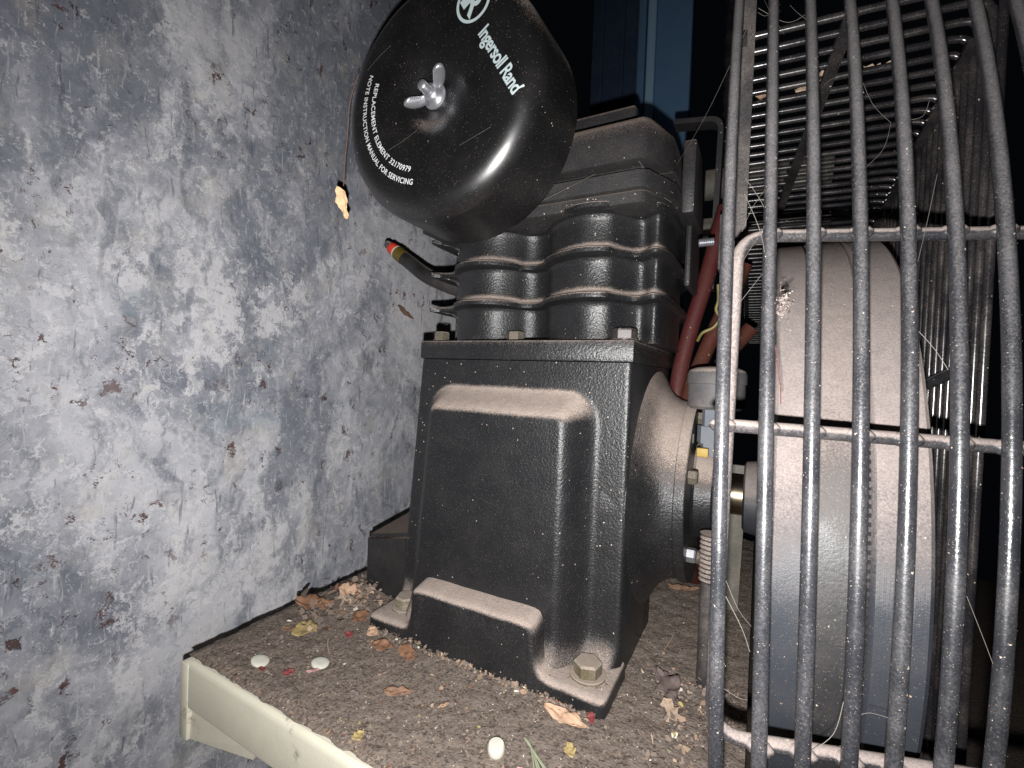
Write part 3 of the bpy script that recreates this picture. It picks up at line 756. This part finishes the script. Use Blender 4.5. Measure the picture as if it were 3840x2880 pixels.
lathe(bm, (-.095, 1.25, .62), (0, 0, 1), pr, 20); tag(obj('corrugated_hose', bm, 'rubber', None, 40), 'black corrugated hose hanging upright in the dark beside the blue post', 'hose')

# ================================================================== LEAVES AND LITTER
def leaf(name, loc, L, Wd, rz, mat, label, tilt=(0, 0), curl=.3, jag=.15, seed=0, cat='leaf', group=None, fold=.25, round_=.5):
    rnd = random.Random(seed); bm = bmesh.new(); n, m_ = 22, 8; rows = []
    jag = min(.75, jag * 1.5 + .15)
    ed = [max(.25, 1 + jag * (rnd.random() - .5) * 2 - (.35 if rnd.random() < .15 else 0)) for _ in range(2 * n + 2)]
    for _ in range(2): ed = [(ed[max(i - 1, 0)] + ed[i] * 1.4 + ed[min(i + 1, len(ed) - 1)]) / 3.4 for i in range(len(ed))]
    for i in range(n + 1):
        t = i / n; wd = Wd * .5 * max(.03, math.sin(PI * min(1, max(0, t)) ** (round_ + .35))) ** .75; r = []
        for j in range(m_ + 1):
            s_ = -1 + 2 * j / m_; wj = wd * (ed[i] if s_ < 0 else ed[n + i])
            x = (t - .5) * L; y_ = s_ * wj
            z = curl * L * ((t - .5) ** 2) + fold * abs(y_) + .11 * L * noise.noise(Vector((t * 4, s_ * 1.6, seed))) + .03 * L * noise.noise(Vector((t * 14, s_ * 5, seed)))
            r.append((x, y_, z))
        rows.append(r)
    loft(bm, rows, cap=False, closed=False)
    o = obj(name, bm, mat, None, 60)
    sol = o.modifiers.new('thick', 'SOLIDIFY'); sol.thickness = .0004
    o.rotation_euler = (tilt[0], tilt[1], rz); o.location = loc
    return tag(o, label, cat, group)
leaf('fallen_leaf', (-.420, .325, .0055), .030, .022, .15, 'leaf_yellow', 'largest yellow leaf, curled, lying on the dirt near the wall', (.2, -.1), .25, .25, 3)
leaf('fallen_leaf', (-.357, .3605, .005), .017, .012, -.2, 'leaf_peach', 'small peach-coloured leaf against the left pump foot', (.3, 0), .3, .15, 4)
leaf('fallen_leaf', (-.270, .305, .0055), .026, .010, .75, 'leaf_orange', 'narrow rust-orange leaf alone in the middle of the dirt', (.35, .1), .2, .15, 5)
leaf('fallen_leaf', (-.132, .356, .005), .040, .012, -.10, 'leaf_peach', 'long pale salmon leaf lying along the front of the right pump foot', (.4, 0), .15, .2, 6)
leaf('fallen_leaf', (-.0605, .430, .010), .052, .020, -1.05, 'leaf_grey', 'crumpled grey-brown leaf beside the guard, largest on the right', (.4, -.1), .5, .5, 7)
leaf('fallen_leaf', (-.055, .405, .009), .020, .014, -.8, 'leaf_tan', 'small tan leaf fragment under the crumpled grey-brown leaf', (.5, .3), .5, .4, 8)
leaf('fallen_leaf', (-.080, .655, .008), .040, .010, .25, 'leaf_orange', 'thin curled brown leaf at the back right behind the pump', (.6, 0), .6, .2, 9)
leaf('fallen_leaf', (-.428, .392, .017), .034, .022, 1.1, 'leaf_peach', 'upright salmon leaf on top of the litter heap by the wall', (.9, .5), .3, .25, 10)
leaf('fallen_leaf', (-.450, .362, .010), .050, .026, .55, 'leaf_brown', 'broad dull brown leaf in the litter heap along the plate edge', (.25, .1), .25, .3, 11)
leaf('fallen_leaf', (-.410, .385, .012), .022, .014, .1, 'leaf_tan', 'pale tan leaf in the litter heap by the wall', (.4, -.3), .3, .4, 12)
leaf('fallen_leaf', (-.388, .372, .007), .026, .017, -.35, 'leaf_brown', 'dark brown leaf between litter heap and left pump foot', (.3, 0), .2, .3, 13)
leaf('fallen_leaf', (-.300, .352, .006), .030, .014, -.3, 'leaf_brown', 'ragged brown leaf leaning on the front of the pump foot', (.7, 0), .2, .5, 14)
leaf('fallen_leaf', (-.330, .348, .005), .024, .013, .2, 'leaf_brown', 'flat reddish-brown leaf just before the pump foot step', (.2, 0), .1, .3, 15)
leaf('fallen_leaf', (-.440, .318, .004), .016, .008, .3, 'leaf_orange', 'little rust-brown leaf to the left of the yellow leaf', (.2, 0), .2, .3, 16)
# leaf caught by a thread beside the filter, hanging before the wall
lw = leaf('hanging_leaf', (-.4405, .375, .485), .040, .014, 0, 'leaf_wall', 'pale orange dry leaf hanging by a thread beside the air filter', (0, 0), .10, .35, 21, fold=.1)
lw.rotation_euler = (math.radians(90), math.radians(72), math.radians(22))
bm = bmesh.new(); tube(bm, catmull([(-.4405, .375, .505), (-.436, .372, .53), (-.426, .366, .558), (-.412, .356, .585), (-.385, .342, .60)], 6), .0005, 5)
tag(obj('leaf_stalk', bm, 'leaf_brown', None, 60), 'thin brown stalk from which the pale orange leaf hangs', 'stalk')
lf = leaf('wall_leaf', (-.664, .733, .4135), .044, .010, 0, 'leaf_orange', 'small brown curled leaf stuck to the grey wall left of the fins', (0, 0), .4, .2, 23)
lf.rotation_euler = (math.radians(90), math.radians(35), math.radians(70))

# white caps and coloured bits
def disc(name, loc, r, h, mat, label, cat, tilt=(.2, .1), group=None):
    bm = bmesh.new(); lathe(bm, (0, 0, 0), (0, 0, 1), [(0, r * .9), (h * .2, r), (h * .75, r), (h, r * .86), (h * 1.05, r * .4)], 22)
    o = obj(name, bm, mat, None, 50); o.location = loc; o.rotation_euler = (*tilt, 0); return tag(o, label, cat, group)
disc('white_cap', (-.412, .268, .004), .0082, .0028, 'white', 'white button-like cap nearest the beige plate corner', 'cap', (-.15, .25))
disc('white_cap', (-.361, .296, .004), .0082, .0028, 'white', 'white button-like cap with a pink petal in front of it', 'cap', (-.1, .15))
disc('white_cap', (-.164, .297, .003), .0066, .0075, 'white', 'tall white cap at the bottom edge in front of the pump', 'cap', (.1, .05))
for i, (x, y, mt, lb, L) in enumerate([(-.374, .343, 'red', 'bright red petal near the left pump foot', .011), (-.373, .271, 'red', 'dull red petal between the two white caps', .011), (-.399, .2615, 'red', 'small dark red petal in front of the first white cap', .008),
                     (-.356, .284, 'pink', 'pale pink petal touching the second white cap', .011), (-.1115, .3645, 'red', 'red and white scrap at the right pump foot corner', .012), (-.300, .283, 'leaf_grey', 'pale grey square scrap in the middle of the dirt', .010),
                     (-.262, .252, 'leaf_yellow', 'small yellow folded petal near the beige lip', .012), (-.1395, .290, 'pink', 'pale scrap beside the tall white cap', .008), (-.225, .312, 'leaf_peach', 'tiny orange scrap right of the yellow petal', .010), (-.115, .325, 'leaf_yellow', 'pale olive leaf scrap in the dirt below the pump corner', .013)]):
    leaf('petal', (x, y, .0055), L, L * .7, i * 1.3, mt, lb, (.25, .1), .3, .25, 40 + i, 'petal')
def stick(name, pts, r, mat, label, cat='twig'):
    bm = bmesh.new(); tube(bm, catmull(pts, 4), r, 6, rf=lambda t: r * (1 - .5 * t)); return tag(obj(name, bm, mat, None, 60), label, cat)
stick('twig', [(-.386, .326, .006), (-.377, .318, .006), (-.366, .311, .005)], .0011, 'leaf_tan', 'short pale twig beside the yellow leaf')
stick('twig', [(-.0735, .540, .005), (-.074, .52, .006), (-.077, .50, .005)], .0009, 'leaf_tan', 'thin dark twig on the dirt right of the pump foot')
gr = thing('grass_sprig', (-.135, .305, .004), 'pale green dried sprig with split blades at the bottom edge', 'sprig')
for i in range(5):
    bm = bmesh.new(); a = -.55 + .16 * i
    tube(bm, catmull([(-.150, .318, .005), (-.142, .312, .006), (-.135 + .018 * math.cos(a - .6), .306 + .018 * math.sin(a - .6), .006 + .002 * (i % 2)), (-.131 + .030 * math.cos(a - .6), .303 + .030 * math.sin(a - .6), .005)], 4), .0009, 6, rf=lambda t: .0011 * (1 - .7 * t)); obj('blade', bm, 'green', gr, 60)

# fine litter nobody could count
def flakes(name, n, place, size, label, palette, wts):
    me = bpy.data.meshes.new(name); vs, fs, cols = [], [], []
    for _ in range(n):
        p, nrm = place(); u_, v_, n_ = frame(nrm); a = random.random() * 2 * PI
        s_ = min(size * 2.4, size * random.lognormvariate(0, .5)); asp = random.uniform(.25, .9)
        U = (u_ * math.cos(a) + v_ * math.sin(a)) + n_ * random.uniform(-.45, .45); V = (v_ * math.cos(a) - u_ * math.sin(a)) + n_ * random.uniform(-.45, .45)
        b0 = len(vs); kk = random.choice((3, 4, 5, 5))
        for i in range(kk):
            th = 2 * PI * i / kk + random.uniform(-.4, .4)
            vs.append(p + U * math.cos(th) * s_ + V * math.sin(th) * s_ * asp + n_ * (s_ * .25 + .0003))
        fs.append(tuple(range(b0, b0 + kk))); c = random.choices(palette, wts)[0]; f = random.uniform(.7, 1.25)
        cols.append(tuple(min(1, x * f) for x in c))
    me.from_pydata([tuple(q) for q in vs], [], fs)
    at = me.color_attributes.new('tone', 'FLOAT_COLOR', 'CORNER')
    for p in me.polygons:
        for li in p.loop_indices: at.data[li].color = (*cols[p.index], 1)
    return tag(meshobj(name, me, 'flakes', None, 0), label, 'litter', kind='stuff')
PAL = [(.19, .15, .125), (.25, .19, .15), (.10, .078, .065), (.30, .20, .14), (.38, .28, .20), (.7, .66, .56), (.24, .10, .05), (.34, .28, .10), (.28, .03, .03), (.2, .2, .13)]
WT = [30, 24, 18, 8, 4, 2.2, 1.6, .8, .25, 1.2]
def on_plate():
    while True:
        x = random.uniform(-.474, -.004); y_ = .244 + .55 * random.random() ** 1.9
        if not (-.37 < x < -.11 and y_ > .38): break
    return Vector((x, y_, .0018 + .007 * math.exp(-(((x + .425) / .03) ** 2 + ((y_ - .40) / .045) ** 2)))), Vector((0, 0, 1))
flakes('fine_litter', 9000, on_plate, .00095, 'fine leaf crumbs and seed bits scattered over the dirt', PAL, WT)
def heap():
    x, y_ = random.gauss(-.425, .018), random.gauss(.39, .032); x = max(-.47, min(-.385, x))
    return Vector((x, y_, .004 + random.random() * .014)), Vector((random.uniform(-.6, .6), random.uniform(-.9, .2), 1))
flakes('leaf_crumbs', 420, heap, .0030, 'heap of broken leaf crumbs against the wall side of the plate', PAL, [24, 22, 14, 12, 6, 1.5, 3, .6, .1, 2])
def foot():
    x = random.uniform(-.37, -.11); return Vector((x, .3715 - abs(random.gauss(0, .006)), .002 + random.random() * .004)), Vector((0, -.4, 1))
flakes('leaf_crumbs', 420, foot, .0015, 'leaf crumbs gathered along the front of the pump foot', PAL, [24, 20, 14, 12, 5, 1, 2.5, .6, .1, 1.5])
def guardfoot():
    return Vector((random.gauss(-.045, .014), random.uniform(.34, .47), .002 + random.random() * .006)), Vector((.2, -.3, 1))
flakes('leaf_crumbs', 380, guardfoot, .0015, 'leaf crumbs gathered beside the guard on the right', PAL, [24, 20, 18, 12, 4, 1, 2.5, .5, .1, 1.5])
def padR():
    x, y_ = random.uniform(-.16, -.107), random.uniform(.378, .415); return Vector((x, y_, .0178)), Vector((0, 0, 1))
flakes('foot_litter', 90, padR, .0010, 'crumbs lying on the right pump foot round its bolt', PAL, WT)
def lowleaf():
    return Vector((random.uniform(-.59, -.38), random.uniform(.30, .50), -.366 + random.random() * .01)), Vector((random.uniform(-.4, .4), -.5, 1))
flakes('floor_litter', 260, lowleaf, .008, 'dry leaves on the ground below the plate by the wall', PAL, [20, 20, 12, 14, 10, 2, 10, 1, .1, 2])

# grit stuck to the guard rods, and leaf scraps caught in them
def rodgrit():
    k = random.randrange(8); z = random.uniform(.10, .58); x = RODX[k] if k < 7 else RODX[-1] + .0192
    x -= (.030, .022, .012, .002, -.012, -.018, -.027, -.03)[k] * (z - .242)
    a = random.uniform(-PI, PI); n_ = Vector((math.cos(a), -abs(math.sin(a)), .2)); return Vector((x, gy(z) + RQ * k, z)) + n_.normalized() * RR, n_
flakes('rod_grit', 1800, rodgrit, .00021, 'specks of grit and fluff clinging to the guard rods', [(.22, .18, .16), (.32, .27, .24), (.15, .10, .08), (.42, .39, .36)], [6, 4, 3, 1])
for i, (x, y_, z, L, mt, lb) in enumerate([(-.0185, .322, .562, .022, 'leaf_tan', 'pale leaf scrap caught high on the leftmost guard rod'), (-.012, .330, .574, .018, 'leaf_peach', 'pink-brown leaf scrap at the top of the leftmost guard rod'), (.056, .365, .572, .026, 'leaf_peach', 'ragged brown leaf scrap caught between the fourth and fifth guard rods'),
                                       (.030, .47, .551, .030, 'leaf_tan', 'tan leaf lying on the guard hoops behind the fourth rod'), (.074, .47, .551, .022, 'leaf_tan', 'dusty leaf scrap on the guard hoops behind the fifth rod'), (-.010, .47, .551, .018, 'leaf_peach', 'small tan leaf on the guard hoops behind the first gap')]):
    o = leaf('caught_leaf', (x, y_, z), L, L * .5, i * .9, mt, lb, (.7 if i < 3 else .1, .5 if i < 3 else .1), .5, .6, 60 + i)
# lint tuft and red fibre on the second rod
def tuft():
    return Vector((random.gauss(.0088, .0016), random.gauss(.274, .0018), random.gauss(.3315, .0036))), Vector((random.gauss(0, 1), random.gauss(-.6, 1), random.gauss(0, 1)))
o = flakes('lint_tuft', 420, tuft, .00045, 'ragged tuft of pale pinkish lint hanging beside the second guard rod before the flywheel', [(.17, .14, .13), (.20, .18, .165), (.13, .095, .085)], [3, 2, 1]); del o['kind']; o['category'] = 'lint'
hose('red_fibre', [(.0055, .2445, .308), (.0068, .2435, .299), (.0082, .2425, .289), (.0088, .2425, .281)], .00022, 'red_hose', 'short red fibre stuck to the second guard rod above the crossbar', 'fibre', seg=6)
# cobwebs: loose threads
bm = bmesh.new()
def thread(a, b, sag=.004, r=.00013):
    a, b = Vector(a), Vector(b); m_ = (a + b) / 2 + Vector((random.uniform(-.003, .003), random.uniform(-.003, .003), -sag)); tube(bm, catmull([a, m_, b], 6), r, 4)
def rp(k, z, d=0.): return ((RODX[k] if k < 7 else .119) + d, gy(z) + RQ * k, z)
for a, b, sg in ((rp(0, .405, .003), rp(1, .372, -.003), 0), (rp(0, .372, .003), rp(1, .404, -.003), .001), (rp(0, .352, .003), rp(1, .381, -.003), .002), (rp(0, .33, .003), rp(1, .352, -.003), -.004), (rp(0, .395, .003), rp(1, .345, -.003), 0),
                 (rp(0, .20, .003), rp(1, .175, -.003), .003), (rp(0, .192, .003), rp(1, .163, -.003), .002), (rp(0, .147, .003), rp(1, .140, -.003), .001), (rp(4, .345, .003), rp(5, .405, -.003), .0), (rp(4, .32, .003), rp(5, .30, -.003), .0),
                 (rp(3, .142, .003), rp(4, .141, -.003), -.001), (rp(2, .12, .003), rp(3, .146, -.003), .0), (rp(5, .20, .003), rp(6, .165, -.003), .001), (rp(3, .47, .003), rp(4, .44, -.003), .0), (rp(4, .44, .003), rp(5, .455, -.003), .004),
                 (rp(0, .545, .003), rp(1, .555, -.003), .004), (rp(1, .55, .003), rp(2, .53, -.003), .0), (rp(0, .55, .003), rp(2, .545, -.003), .008), (rp(2, .47, .003), rp(3, .48, -.003), .0), (rp(3, .41, .003), rp(4, .44, -.003), .003), (rp(0, .60), rp(1, .52), 0), (rp(0, .53, -.003), (-.09, .50, .51), .004)):
    thread(a, b, sg, random.uniform(.00006, .00013))
for _ in range(5):
    a0, b0 = random.uniform(0, 6.28), random.uniform(.02, .09); c0, d0 = a0 + random.uniform(-.4, .4), b0 + random.uniform(-.03, .02)
    pa = [(FC.x + q * math.cos(t), lid_y(q) - .0012, FC.z + q * math.sin(t)) for t, q in ((a0, b0), (c0, max(.012, d0)))]; thread(pa[0], pa[1], .001, .00007)
for a, b in (((-.112, .433, .50), (-.083, .47, .475)), ((-.115, .434, .489), (-.085, .475, .468)), ((-.105, .433, .485), (-.083, .48, .50)), ((-.19, .40, .46), (-.15, .43, .49)), ((-.376, .48, .36), (-.36, .48, .352))): thread(a, b, .002, .00015)
tag(obj('cobwebs', bm, 'web', None, 60), 'loose cobweb threads strung between the guard rods and over the filter', 'cobweb', kind='stuff')
